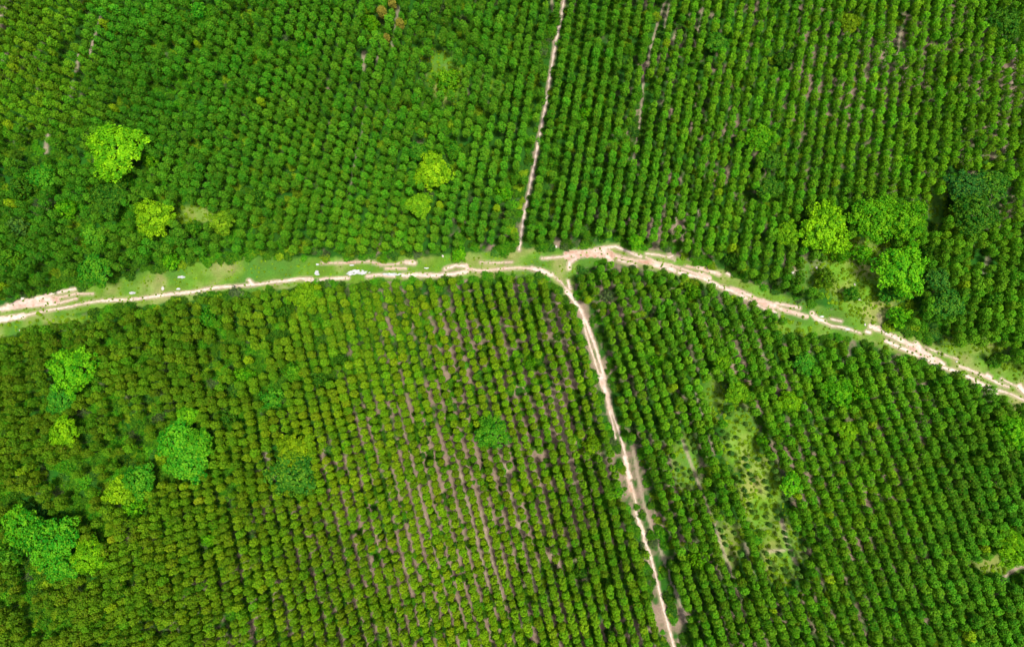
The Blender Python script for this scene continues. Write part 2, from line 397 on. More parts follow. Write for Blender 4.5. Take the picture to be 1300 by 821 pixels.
# ------------------------------------------------------------------ bare dirt of the roads: ragged sheets just above the ground
def dirt_sheet(name, strips, z, x0, x1, y0, y1, step=0.16):
    pieces = [p for p in strips if len(p[0]) > 1]
    xs = np.arange(x0, x1, step); ys = np.arange(y0, y1, step)
    X, Y = np.meshgrid(xs, ys)
    px, py = to_px(X, Y)
    n = fbm(X * 0.9, Y * 0.9, 5, 4); nb = fbm(X * 0.22, Y * 0.22, 9, 3); nf = fbm(X * 2.3, Y * 2.3, 31, 2)
    crumb = sstep(.66, .82, vnoise(X * 1.7, Y * 1.7, 61)) - 1.2 * sstep(.70, .85, vnoise(X * 1.1, Y * 1.1, 62))
    best = np.full(X.shape, -1e9); tone = np.zeros(X.shape); tw = np.zeros(X.shape) + 1e-9
    for pts, w, t in pieces:
        d = polydist(px, py, pts)
        v = w * 1.06 - d + w * 1.3 * (n - 0.5) + w * 0.8 * (nb - 0.5) + 0.9 * (nf - 0.5)
        v = v + 0.35 * np.clip(crumb, -1, 0)
        best = np.maximum(best, v)
        q = np.exp(-np.clip(d / (w + 1), 0, 8) * 2); tone += q * t; tw += q
    tone = np.clip(tone / tw * 1.15 + 1.3 * (n - 0.5) + 0.5 * (nb - 0.5), 0, 1)
    keep = best > 0
    c = white[None] * (1 - tone[..., None]) + clay[None] * tone[..., None]
    c = c * (0.82 + 0.36 * nf[..., None])
    e = sstep(1.7, 0.0, best)[..., None] * 0.75
    c = c * (1 - e) + (0.75 * sand + 0.25 * clay) * 0.95 * e
    k = keep[:-1, :-1]
    id_ = np.arange(X.size).reshape(X.shape)
    q = np.stack([id_[:-1, :-1], id_[:-1, 1:], id_[1:, 1:], id_[1:, :-1]], -1)[k]
    used = np.unique(q); remap = np.zeros(X.size, np.int64); remap[used] = np.arange(len(used))
    V = np.stack([X.ravel(), Y.ravel(), np.full(X.size, z)], -1)[used]
    V[:, :2] += rng.uniform(-0.05, 0.05, (len(used), 2))
    me = mesh_np(name, V, remap[q], M_DIRT, attrs={'gcol': ('FLOAT_COLOR', np.concatenate([c.reshape(-1, 3)[used], np.ones((len(used), 1))], 1))})
    return tag(link(bpy.data.objects.new(name, me)), kind='structure')


dirt_sheet('dirt_road', MAIN, 0.012, -165, 175, -45, 42)
dirt_sheet('dirt_track', SOUTHR, 0.018, 10, 60, -110, 32)
dirt_sheet('foot_path', NARROWR, 0.018, -2, 20, 34, 120, 0.12)


# puddles of milky rain water
def water_material():
    m, nt, p = new_mat('milky_water')
    g = nt.nodes.new('ShaderNodeNewGeometry'); n = nt.nodes.new('ShaderNodeTexNoise'); n.inputs['Scale'].default_value = 0.9
    n.inputs['Detail'].default_value = 3
    cr = nt.nodes.new('ShaderNodeValToRGB')
    cr.color_ramp.elements[0].color = (0.36, 0.38, 0.38, 1); cr.color_ramp.elements[0].position = 0.35
    cr.color_ramp.elements[1].color = (0.52, 0.53, 0.55, 1); cr.color_ramp.elements[1].position = 0.6
    nt.links.new(g.outputs['Position'], n.inputs['Vector']); nt.links.new(n.outputs['Fac'], cr.inputs[0])
    nt.links.new(cr.outputs[0], p.inputs['Base Color']); p.inputs['Roughness'].default_value = 0.3
    return m


M_WATER = water_material()


def puddle(x, y, rx, ry, seed):
    cx, cy = to_world(x, y)
    s = 0.208; step = 0.12
    X, Y = np.meshgrid(np.arange(-rx * s * 1.6, rx * s * 1.6, step), np.arange(-ry * s * 1.6, ry * s * 1.6, step))
    v = 1 - np.hypot(X / (rx * s), Y / (ry * s)) + 1.5 * (fbm(X * 0.5 + seed * 9.1, Y * 1.6, seed) - 0.5) + 0.5 * (fbm(X * 2 + seed, Y * 3, seed + 4) - 0.5)
    k = (v > 0)[:-1, :-1]
    id_ = np.arange(X.size).reshape(X.shape)
    q = np.stack([id_[:-1, :-1], id_[:-1, 1:], id_[1:, 1:], id_[1:, :-1]], -1)[k]
    if not len(q): return
    used = np.unique(q); remap = np.zeros(X.size, np.int64); remap[used] = np.arange(len(used))
    me = mesh_np('puddle', np.stack([X.ravel(), Y.ravel(), np.zeros(X.size)], -1)[used], remap[q], M_WATER)
    o = link(bpy.data.objects.new('puddle', me)); o.location = (float(cx), float(cy), 0.026)
    tag(o, kind='structure')


for a in [(452, 346, 12, 3.6, 1), (446, 337, 3, 1, 2), (402, 347, 3, 3, 3), (402, 336, 2.5, 1.6, 4), (497, 348.5, 11, 1.8, 5), (168, 372, 4, 1.7, 6), (230, 352, 5, 1.6, 7), (226, 367, 2.4, 1.2, 8),
          (541, 340.5, 3.2, 0.9, 9), (1076, 418, 3, 1.4, 10), (1043, 402, 3, 1, 11)]:
    puddle(*a)


# ------------------------------------------------------------------ vegetation meshes
def leaf_cloud(centres, clump_r, per, size, seed, axis_c, squash=1.0, up=0.35, wild=0.55, droop=0.0, flush=0.06, cvar=0.34):
    """many leaf-sized quads gathered in clumps; returns verts, quads, attributes"""
    r = np.random.default_rng(seed)
    n = len(centres) * per
    cid = np.repeat(np.arange(len(centres)), per)
    d = r.normal(size=(n, 3)); d /= np.linalg.norm(d, axis=1)[:, None]
    rad = clump_r[cid] * (0.55 + 0.5 * r.random(n) ** 0.6)
    P = centres[cid] + d * rad[:, None] * np.array((1, 1, squash))
    out = P - axis_c; out /= np.linalg.norm(out, axis=1)[:, None] + 1e-6
    N = 0.7 * d + 0.6 * out + np.array((0, 0, up)) + wild * r.normal(size=(n, 3))
    N /= np.linalg.norm(N, axis=1)[:, None]
    T = np.cross(N, r.normal(size=(n, 3))); T /= np.linalg.norm(T, axis=1)[:, None]
    if droop:
        T = T * (1 - droop) + droop * (np.array((0, 0, -1.0)) - N * (-N[:, 2:3])); T /= np.linalg.norm(T, axis=1)[:, None] + 1e-6
    B = np.cross(N, T)
    L = size * (0.7 + 0.6 * r.random(n))[:, None]; W = L * (0.45 + 0.3 * r.random(n))[:, None]
    V = np.stack([P - T * L * 0.5, P + B * W * 0.5 + T * L * 0.08, P + T * L * 0.5 - N * L * 0.12, P - B * W * 0.5 + T * L * 0.08], 1).reshape(-1, 3)
    Q = np.arange(n * 4).reshape(n, 4)
    cl = r.random(len(centres))[cid]
    lv = np.clip(0.5 + cvar * (cl - 0.5) + 0.55 * (r.random(n) - 0.5), 0, 1)
    fl = (r.random(n) < flush) * r.random(n)
    return V, Q, {'lv': ('FLOAT', np.repeat(lv, 4)), 'flush': ('FLOAT', np.repeat(fl, 4))}


def tube(path, radii, k=6):
    V, Q = [], []
    path = [Vector(p) for p in path]
    for i, p in enumerate(path):
        t = (path[min(i + 1, len(path) - 1)] - path[max(i - 1, 0)]).normalized()
        a = t.cross(Vector((0.3, 1, 0.1))).normalized(); b = t.cross(a)
        for j in range(k):
            an = 2 * math.pi * j / k
            V.append(p + (a * math.cos(an) + b * math.sin(an)) * radii[i])
    for i in range(len(path) - 1):
        for j in range(k):
            Q.append((i * k + j, i * k + (j + 1) % k, (i + 1) * k + (j + 1) % k, (i + 1) * k + j))
    return [tuple(v) for v in V], Q


def trunk_mesh(name, h, r0, limbs, spread, seed, lean=0.15):
    r = random.Random(seed)
    V, Q = [], []

    def add(path, radii):
        v, q = tube(path, radii); o = len(V); V.extend(v); Q.extend([tuple(i + o for i in f) for f in q])
    main = [(0, 0, -0.15)]
    for i in range(1, 6):
        f = i / 5
        main.append((lean * r.uniform(-1, 1) * f, lean * r.uniform(-1, 1) * f, h * f))
    add(main, [r0 * 1.35, r0, r0 * 0.85, r0 * 0.65, r0 * 0.42, r0 * 0.15])
    for i in range(limbs):
        f = r.uniform(0.35, 0.85); a = r.uniform(0, 6.28); s = spread * r.uniform(0.6, 1.0)
        j = min(4, int(f * 5)); g = f * 5 - j
        b = [main[j][c] * (1 - g) + main[j + 1][c] * g for c in range(3)]
        rise = h * (1 - f) * r.uniform(0.5, 0.9) + 0.2
        add([b, (b[0] + math.cos(a) * s * .5, b[1] + math.sin(a) * s * .5, b[2] + rise * .6), (b[0] + math.cos(a) * s, b[1] + math.sin(a) * s, b[2] + rise)],
            [r0 * 0.4, r0 * 0.25, r0 * 0.08])
    return mesh_np(name, V, Q, M_BARK, smooth=True)


EH = 8.6          # height of a plantation eucalyptus


def euc_crown(seed):
    r = np.random.default_rng(seed)
    m = 30
    C = []; cr = []
    for i in range(m):
        f = (i + 0.5) / m
        z = 4.1 + (EH - 0.35 - 4.1) * f ** 0.75
        rad = 0.76 * math.sqrt(max(0.0, 1 - ((z - 6.25) / 2.5) ** 2)) * (0.85 + 0.25 * r.random())
        a = i * 2.4 + r.uniform(-0.5, 0.5)
        C.append((math.cos(a) * rad, math.sin(a) * rad, z + r.uniform(-0.2, 0.2))); cr.append(0.38 + 0.12 * r.random())
    C = np.array(C)
    V, Q, A = leaf_cloud(C, np.array(cr), 30, 0.31, seed + 50, np.array((0, 0, 5.6)), 1.0, 0.30, 0.36, 0.3)
    return mesh_np('eucalyptus_crown', V, Q, M_LEAF, attrs=A)


EUC = [(euc_crown(s), trunk_mesh('eucalyptus_trunk', 7.9, 0.055, 5, 0.75, s)) for s in range(7)]


def dome_crown(name, Rr, hgt, ratio, nl, lr, per, leaf, seed, loose=0.0):
    r = np.random.default_rng(seed)
    C = []; cr = []
    for i in range(nl):
        u = ((i + 0.5) / nl) ** 0.8
        zz = 1 - u * 1.25
        rr = math.sqrt(max(0, 1 - zz * zz)) * (1 + 0.22 * math.sin(3 * i * 2.4 + seed) + loose * r.uniform(-.4, .4))
        a = i * 2.39996 + r.uniform(-.3, .3)
        s = (1 - lr / Rr * 0.6) * r.uniform(0.82, 1.03) * (0.62 if i % 4 == 3 else 1)
        C.append((math.cos(a) * rr * Rr * s, math.sin(a) * rr * Rr * s, hgt - Rr * ratio + zz * Rr * ratio * s)); cr.append(lr * r.uniform(0.55, 1.3))
    C = np.array(C)
    C[:, 2] = np.maximum(C[:, 2], lr * 0.8)
    V, Q, A = leaf_cloud(C, np.array(cr), per, leaf, seed + 90, np.array((0, 0, hgt - Rr * ratio)), 0.75, 0.4, 0.6, 0.0, 0.3, 0.75)
    V[:, 2] = np.maximum(V[:, 2], 0.04)
    return mesh_np(name, V, Q, M_BROAD, attrs=A)


# kind: (radius m, height m, [(crown, trunk) ...])
BIG = [(dome_crown('broadleaf_crown', 5.0, 10.6, 0.62, 165, 0.82, 62, 0.44, s, 0.4), trunk_mesh('broadleaf_trunk', 8.0, 0.26, 9, 3.4, s)) for s in (1, 2, 3)]
MID = [(dome_crown('broadleaf_crown', 3.0, 8.6, 0.75, 88, 0.62, 60, 0.36, s, 0.4), trunk_mesh('broadleaf_trunk', 6.4, 0.16, 7, 2.0, s)) for s in (4, 5, 6)]
BUSH = [(dome_crown('bush_foliage', 2.0, 3.2, 0.85, 46, 0.5, 46, 0.30, s, 0.7), trunk_mesh('bush_stem', 2.2, 0.09, 6, 1.2, s)) for s in (7, 8, 9)]
KINDS = {'B': (5.0, 10.6, 8.6, BIG), 'M': (3.0, 8.6, 7.2, MID), 'S': (2.0, 3.2, 3.4, BUSH)}

LIME = (0.19, 0.47, 0.006); BRIGHT = (0.085, 0.42, 0.006); GREEN = (0.045, 0.24, 0.008); DEEP = (0.028, 0.17, 0.008); TEAL = (0.018, 0.16, 0.018)
PALE = (0.11, 0.27, 0.02); OLIVE = (0.13, 0.22, 0.008); GREY = (0.08, 0.15, 0.055)

# crown centre x, y, radius (photo px), kind, colour, name, label, short name used by the neighbours' labels
T = [
 (550, 217, 20, 'B', LIME, 'broadleaf_tree', 'round lime yellow tree standing alone left of the narrow footpath', 'the round lime yellow tree left of the footpath'),
 (193, 275, 21, 'B', LIME, 'broadleaf_tree', 'lime green domed tree above the left stretch of road', 'the lime green domed tree above the left road'),
 (145, 190, 29, 'B', (0.10, 0.36, 0.01), 'broadleaf_tree', 'wide bright green feathery tree, the biggest crown at upper left', 'the feathery bright tree at upper left'),
 (280, 281, 13, 'M', PALE, 'broadleaf_tree', 'small pale green tree right of the lime green domed tree', 'the small pale tree right of the lime dome'),
 (1050, 290, 27, 'B', (0.12, 0.36, 0.01), 'broadleaf_tree', 'big round light green tree on the left side of the clearing', 'the big round light green clearing tree'),
 (1113, 276, 25, 'B', (0.06, 0.28, 0.012), 'broadleaf_tree', 'mid green tree at the top of the grassy clearing', 'the mid green tree topping the clearing'),
 (1152, 278, 23, 'B', GREEN, 'broadleaf_tree', 'dense green tree touching the right of the tree topping the clearing', 'the dense green tree right of the clearing top'),
 (1230, 238, 21, 'B', TEAL, 'broadleaf_tree', 'dark blue green tree, left of the dark trio near the right edge', 'the blue green tree of the dark trio'),
 (1262, 234, 19, 'M', DEEP, 'broadleaf_tree', 'deep green tree, right of the dark trio near the right edge', 'the right tree of the dark trio'),
 (1240, 270, 23, 'B', DEEP, 'broadleaf_tree', 'darkest green tree, lowest of the dark trio near the right edge', 'the lowest tree of the dark trio'),
 (1148, 342, 27, 'B', BRIGHT, 'broadleaf_tree', 'broad fresh green tree on the right side of the clearing', 'the broad tree right of the clearing'),
 (1000, 296, 14, 'M', (0.08, 0.27, 0.01), 'broadleaf_tree', 'small light green tree left of the big round clearing tree', 'the small tree left of the clearing giant'),
 (1278, 28, 19, 'B', DEEP, 'broadleaf_tree', 'dark green tree in the top right corner', 'the dark tree in the top right corner'),
 (965, 175, 15, 'M', GREEN, 'broadleaf_tree', 'bushy green tree, upper of the green knot left of the upper right rows', 'the upper tree of the green knot'),
 (978, 237, 13, 'M', DEEP, 'broadleaf_tree', 'dark bushy tree, lowest of the green knot left of the clearing', 'the lowest tree of the green knot'),
 (980, 203, 12, 'M', DEEP, 'broadleaf_tree', 'dark bushy tree in the middle of the green knot left of the clearing', 'the middle tree of the green knot'),
 (998, 74, 11, 'S', DEEP, 'bush', 'small dark green bush alone between the upper right rows', 'the small dark bush in the upper right rows'),
 (373, 573, 18, 'B', (0.13, 0.27, 0.01), 'broadleaf_tree', 'yellowish domed tree over a dark green skirt in the lower left plantation', 'the yellowish dome with the dark skirt'),
 (370, 600, 23, 'M', DEEP, 'broadleaf_tree', 'dark green tree just below the yellowish dome of the lower left plantation', 'the dark tree below the yellowish dome'),
 (625, 549, 18, 'B', (0.03, 0.22, 0.02), 'broadleaf_tree', 'dark green tree with bright tips alone in the lower middle rows', 'the lone dark tree of the lower middle rows'),
 (617, 545, 9, 'S', (0.09, 0.33, 0.03), 'bush', 'bright tipped bush on the left flank of the lone lower middle tree', None),
 (78, 548, 15, 'M', (0.11, 0.33, 0.008), 'broadleaf_tree', 'square lime green tree near the left edge below the road', 'the square lime tree near the left edge'),
 (88, 470, 25, 'B', BRIGHT, 'broadleaf_tree', 'vivid green spreading tree below the left end of the road', 'the vivid spreading tree below the left road end'),
 (73, 508, 14, 'M', (0.02, 0.22, 0.03), 'broadleaf_tree', 'blue green tree between the vivid spreading tree and the square lime tree', 'the blue green tree above the square lime tree'),
 (222, 560, 19, 'M', (0.03, 0.27, 0.02), 'broadleaf_tree', 'vivid green tree, left one of the bright thicket in the lower left', 'the left tree of the bright thicket'),
 (250, 562, 15, 'M', (0.035, 0.25, 0.015), 'broadleaf_tree', 'vivid green tree, right one of the bright thicket in the lower left', 'the right tree of the bright thicket'),
 (237, 587, 22, 'M', (0.03, 0.25, 0.02), 'broadleaf_tree', 'vivid green tree, bottom one of the bright thicket in the lower left', 'the bottom tree of the bright thicket'),
 (236, 528, 11, 'M', (0.08, 0.34, 0.015), 'broadleaf_tree', 'light lime tree just above the bright thicket in the lower left', 'the lime tree above the bright thicket'),
 (203, 580, 8, 'S', (0.16, 0.34, 0.02), 'bush', 'small yellow green bush at the left side of the bright thicket', 'the yellow bush left of the bright thicket'),
 (150, 624, 15, 'M', (0.14, 0.33, 0.01), 'broadleaf_tree', 'yellow lime tree below left of the bright thicket', 'the yellow lime tree below the thicket'),
 (174, 610, 16, 'M', (0.025, 0.22, 0.02), 'broadleaf_tree', 'green tree against the right side of the yellow lime tree', 'the green tree beside the yellow lime tree'),
 (110, 708, 17, 'B', (0.10, 0.33, 0.01), 'broadleaf_tree', 'lime green round tree in the bottom left corner block', 'the round lime tree at bottom left'),
 (60, 690, 25, 'B', (0.03, 0.27, 0.02), 'broadleaf_tree', 'vivid green tree left of the round lime tree at bottom left', 'the vivid tree left of the bottom left lime'),
 (75, 720, 16, 'M', (0.025, 0.25, 0.02), 'broadleaf_tree', 'vivid green tree below left of the round lime tree at bottom left', 'the vivid tree below left of the bottom left lime'),
 (25, 668, 20, 'M', (0.03, 0.24, 0.012), 'broadleaf_tree', 'fresh green tree at the left edge near the bottom left corner', 'the fresh green tree on the lower left edge'),
 (45, 652, 11, 'S', TEAL, 'bush', 'dull blue green bush near the lower left edge', 'the dull blue bush near the lower left edge'),
 (1067, 498, 16, 'B', (0.05, 0.30, 0.015), 'broadleaf_tree', 'vivid green tree below the right stretch of road', 'the vivid tree below the right road'),
 (1004, 510, 12, 'M', (0.10, 0.31, 0.01), 'broadleaf_tree', 'round lime tree left of the vivid tree below the right road', 'the round lime tree below the right road'),
 (1078, 548, 11, 'M', (0.10, 0.30, 0.01), 'broadleaf_tree', 'light green tree below the vivid tree in the lower right rows', 'the light green tree of the lower right rows'),
 (1292, 546, 17, 'B', BRIGHT, 'broadleaf_tree', 'vivid green tree cut by the right edge below the road end', 'the vivid tree on the right edge'),
 (1023, 462, 12, 'M', (0.025, 0.24, 0.03), 'broadleaf_tree', 'vivid green tree close below the middle of the right road', 'the vivid tree close under the right road'),
 (937, 498, 13, 'M', (0.08, 0.27, 0.012), 'broadleaf_tree', 'pale green tree at the top of the grassy gap in the lower right field', 'the pale tree above the grassy gap'),
 (918, 460, 10, 'M', (0.07, 0.26, 0.01), 'broadleaf_tree', 'light green tree above the pale tree of the grassy gap', 'the light tree between road and grassy gap'),
 (1007, 614, 12, 'M', BRIGHT, 'broadleaf_tree', 'vivid green tree at the right side of the grassy gap', 'the vivid tree right of the grassy gap'),
 (1290, 697, 18, 'B', (0.09, 0.31, 0.01), 'broadleaf_tree', 'lime green tree in the lower right corner above the small path', 'the lime tree in the lower right corner'),
 (785, 625, 7, 'S', BRIGHT, 'bush', 'small vivid bush beside the left of the track going down', 'the small bush beside the downward track'),
 (752, 567, 11, 'S', (0.09, 0.25, 0.01), 'bush', 'olive green bush left of the track going down', 'the olive bush left of the downward track'),
 (888, 712, 11, 'S', (0.07, 0.28, 0.01), 'bush', 'light green bush near the bottom right of the downward track', 'the light bush right of the downward track'),
 (808, 306, 9, 'M', BRIGHT, 'broadleaf_tree', 'small vivid tree at the top of the road bend', 'the small vivid tree at the road bend'),
 (583, 322, 9, 'S', BRIGHT, 'bush', 'vivid bush on the upper verge left of the footpath foot', 'the vivid bush on the upper verge'),
 (532, 259, 14, 'M', (0.10, 0.30, 0.015), 'broadleaf_tree', 'pale green tree below left of the round lime yellow tree', 'the pale tree below the lime yellow tree'),
 (530, 192, 11, 'M', (0.015, 0.17, 0.02), 'broadleaf_tree', 'dark green tree above left of the round lime yellow tree', 'the dark tree above the lime yellow tree'),
 (576, 190, 10, 'S', (0.02, 0.19, 0.02), 'bush', 'dark green bush above right of the round lime yellow tree', 'the dark bush above right of the lime yellow tree'),
 (385, 375, 15, 'M', (0.09, 0.25, 0.01), 'broadleaf_tree', 'large pale green tree on the lower verge below the white puddle', 'the pale tree on the lower verge'),
 (117, 342, 17, 'M', (0.02, 0.20, 0.02), 'broadleaf_tree', 'deep green tree touching the upper verge of the left road', 'the deep green tree on the left upper verge'),
 (117, 300, 13, 'S', (0.05, 0.27, 0.03), 'bush', 'bright speckled bush between the deep green verge tree and the lime dome', 'the bright speckled bush above the left road'),
 (135, 250, 18, 'B', DEEP, 'broadleaf_tree', 'dark green tree below the feathery bright tree at upper left', 'the dark tree below the feathery bright tree'),
 (188, 202, 9, 'S', GREEN, 'bush', 'green bush right of the feathery bright tree', 'the green bush right of the feathery tree'),
 (568, 101, 15, 'S', (0.06, 0.25, 0.012), 'bush', 'light green low bush in the grassy gap left of the footpath', 'the low bush left of the upper footpath'),
 (250, 12, 10, 'S', (0.03, 0.30, 0.03), 'bush', 'vivid bush near the top edge on the left', 'the vivid bush near the top left edge'),
 (385, 60, 9, 'S', (0.02, 0.25, 0.02), 'bush', 'vivid bush in the upper left middle rows', 'the vivid bush of the upper left middle rows'),
 (471, 28, 10, 'S', GREEN, 'bush', 'green bush left of the orange tinged trees', 'the green bush left of the orange trees'),
 (405, 482, 10, 'S', DEEP, 'bush', 'dark green bush in the upper middle of the lower left field', 'the dark bush of the lower left field'),
 (343, 507, 12, 'S', (0.03, 0.25, 0.03), 'bush', 'blue green bush above left of the yellowish dome', 'the blue green bush above the yellowish dome'),
 (372, 472, 11, 'S', (0.05, 0.26, 0.02), 'bush', 'light green bush midway between the road and the yellowish dome', 'the light bush between road and yellowish dome'),
 (263, 404, 11, 'S', (0.02, 0.22, 0.02), 'bush', 'deep green bush just under the left road', 'the deep green bush under the left road'),
 (910, 52, 12, 'M', (0.02, 0.17, 0.02), 'broadleaf_tree', 'dark green tree in the rows right of the upper footpath', 'the dark tree right of the upper footpath'),
 (1083, 372, 9, 'S', (0.02, 0.17, 0.02), 'bush', 'small dark bush in the middle of the grassy clearing', 'the small dark bush in the clearing'),
 (1048, 354, 12, 'S', (0.05, 0.16, 0.012), 'bush', 'dull green bush on the left side of the clearing floor', 'the dull bush on the clearing floor'),
 (1068, 322, 10, 'S', GREEN, 'bush', 'green bush just below right of the big round clearing tree', 'the green bush below the clearing giant'),
 (1096, 322, 11, 'S', BRIGHT, 'bush', 'fresh green bush at the top of the clearing grass', 'the fresh bush at the top of the clearing'),
 (1129, 372, 13, 'S', (0.02, 0.20, 0.03), 'bush', 'deep green bush below the broad tree right of the clearing', 'the deep bush below the broad clearing tree'),
 (1205, 385, 17, 'M', (0.018, 0.15, 0.03), 'broadleaf_tree', 'dark green tree between the clearing and the right edge', 'the dark tree between clearing and right edge'),
 (1192, 355, 13, 'M', (0.02, 0.15, 0.04), 'broadleaf_tree', 'dark bluish tree above left of the dark tree near the right edge', 'the dark bluish tree right of the clearing'),
 (1142, 402, 13, 'S', BRIGHT, 'bush', 'vivid bush just above the right stretch of road', 'the vivid bush above the right road'),
 (20, 287, 12, 'S', (0.04, 0.16, 0.06), 'bush', 'grey green bush on the left edge above the road', 'the grey bush on the left edge'),
 (50, 222, 15, 'M', (0.02, 0.21, 0.02), 'broadleaf_tree', 'deep green tree left of the feathery bright tree', 'the deep green tree left of the feathery tree'),
 (835, 459, 8, 'S', BRIGHT, 'bush', 'small vivid bush right of the track above the lower right rows', 'the small vivid bush right of the downward track'),
 (882, 371, 9, 'S', (0.05, 0.24, 0.01), 'bush', 'green bush at the lower verge right of the road bend', 'the green bush under the road bend'),
 (1157, 203, 8, 'S', BRIGHT, 'bush', 'small vivid bush in the rows above the dense clearing trees', 'the small vivid bush above the clearing trees'),
 (1080, 28, 12, 'M', (0.09, 0.20, 0.008), 'broadleaf_tree', 'olive green tree near the top edge on the right', 'the olive tree near the top right edge'),
 (773, 375, 8, 'S', GREY, 'bush', 'dull grey green bush right of the road fork', 'the dull bush right of the fork'),
 (262, 686, 7, 'S', BRIGHT, 'bush', 'tiny vivid bush in the bottom left middle rows', 'the tiny vivid bush at bottom left'),
 (672, 462, 8, 'S', GREEN, 'bush', 'small green bush in the rows below the road fork', 'the small green bush below the fork'),
 (738, 728, 8, 'S', DEEP, 'bush', 'dark bush left of the lower end of the downward track', None),
]
EXTRA_T = [(170, 640, 10), (22, 700, 14), (290, 530, 9), (310, 478, 9), (1260, 380, 10), (1180, 315, 8), (640, 245, 8), (655, 225, 6), (430, 455, 7), (1090, 500, 10), (15, 330, 12),
           (30, 240, 11), (85, 265, 10), (150, 225, 12), (360, 395, 8), (215, 330, 8), (245, 290, 8), (330, 250, 9), (745, 140, 7), (800, 60, 6), (1045, 512, 8), (970, 560, 6), (700, 205, 6), (930, 330, 7)]


def copy_thing(name, parts, loc, rot, scl, tint, label, cat, group=None):
    root = bpy.data.objects.new(name, None); link(root)
    root.empty_display_size = 0.5
    root.location = loc; root.rotation_euler = (0, 0, rot); root.scale = scl
    tag(root, label, cat, group)
    out = []
    for pn, me in parts:
        o = bpy.data.objects.new(pn, me); link(o, root)
        if pn in ('crown', 'foliage'):
            o['tint'] = [float(t) for t in tint]   # leaf colour
        out.append(o)
    return root, out


def vivid(c):
    """the broad leaves are a clean saturated green"""
    return (c[0] * 1.25 + 0.008, c[1] * 1.3, c[2] * 0.45) if c not in (LIME, BRIGHT, DEEP, TEAL, GREY) else c


LM = []               # landmarks for the neighbours' labels: x, y, r, short name
clear = []            # places with no plantation tree: x, y, r in ground pixels
bush_sources = []
for i, (x, y, r, kd, colr, nm, lab, short) in enumerate(T):
    R0, h0, hc, var = KINDS[kd]
    X, Y = to_world(x, y, hc)
    s = r * 0.208 / R0 * 1.13
    zs = {'B': min(1.1, max(s, 0.92)), 'M': min(1.15, max(s, 0.9)), 'S': min(1.9, max(1.5 * s, 1.35))}[kd]
    X, Y = to_world(x, y, hc * (zs if kd != 'S' else 1))
    cr_, tr_ = var[i % 3]
    pn = ('stem', 'foliage') if nm == 'bush' else ('trunk', 'crown')
    root, parts = copy_thing(nm, [(pn[1], cr_), (pn[0], tr_)], (float(X), float(Y), 0), rng.uniform(0, 6.28), (s * rng.uniform(.94, 1.06), s * rng.uniform(.94, 1.06), zs), vivid(colr), lab, 'bush' if nm == 'bush' else 'tree',
                             'broadleaf trees among the plantation rows' if nm != 'bush' else 'bushes among the plantation rows')
    if kd == 'S' and len(bush_sources) < 3 and not any(p.data == parts[0].data for p in bush_sources): bush_sources.append(parts[0])
    if short: LM.append((x, y, r, short))
    bx, by = to_px(X, Y, 0)
    clear.append((x, y, r * {'B': 1.02, 'M': 1.02, 'S': 1.05}[kd] + 2.5, float(bx), float(by), r * 0.55))

DIRS = ['right of', 'above right of', 'above', 'above left of', 'left of', 'below left of', 'below', 'below right of']
named = list(LM)
for i, (x, y, r) in enumerate(EXTRA_T):
    r *= 1.15
    R0, h0, hc, var = KINDS['S']
    lx, ly, lr, ln = min(named, key=lambda q: math.hypot(q[0] - x, q[1] - y))
    dd = DIRS[round(math.atan2(ly - y, x - lx) / (math.pi / 4)) % 8]
    colr, word = [(BRIGHT, 'vivid'), (GREEN, 'plain'), (DEEP, 'dark')][i % 3]
    s = r * 0.208 / R0 * 1.13
    X, Y = to_world(x, y, hc)
    copy_thing('bush', [('foliage', BUSH[i % 3][0]), ('stem', BUSH[i % 3][1])], (float(X), float(Y), 0), rng.uniform(0, 6.28), (s, s, max(1.35, 1.6 * s)), colr,
               f'{word} green bush {dd} {ln}', 'bush', 'bushes among the plantation rows')
    bx, by = to_px(X, Y, 0)
    clear.append((x, y, r + 1.5, float(bx), float(by), r * 0.5))

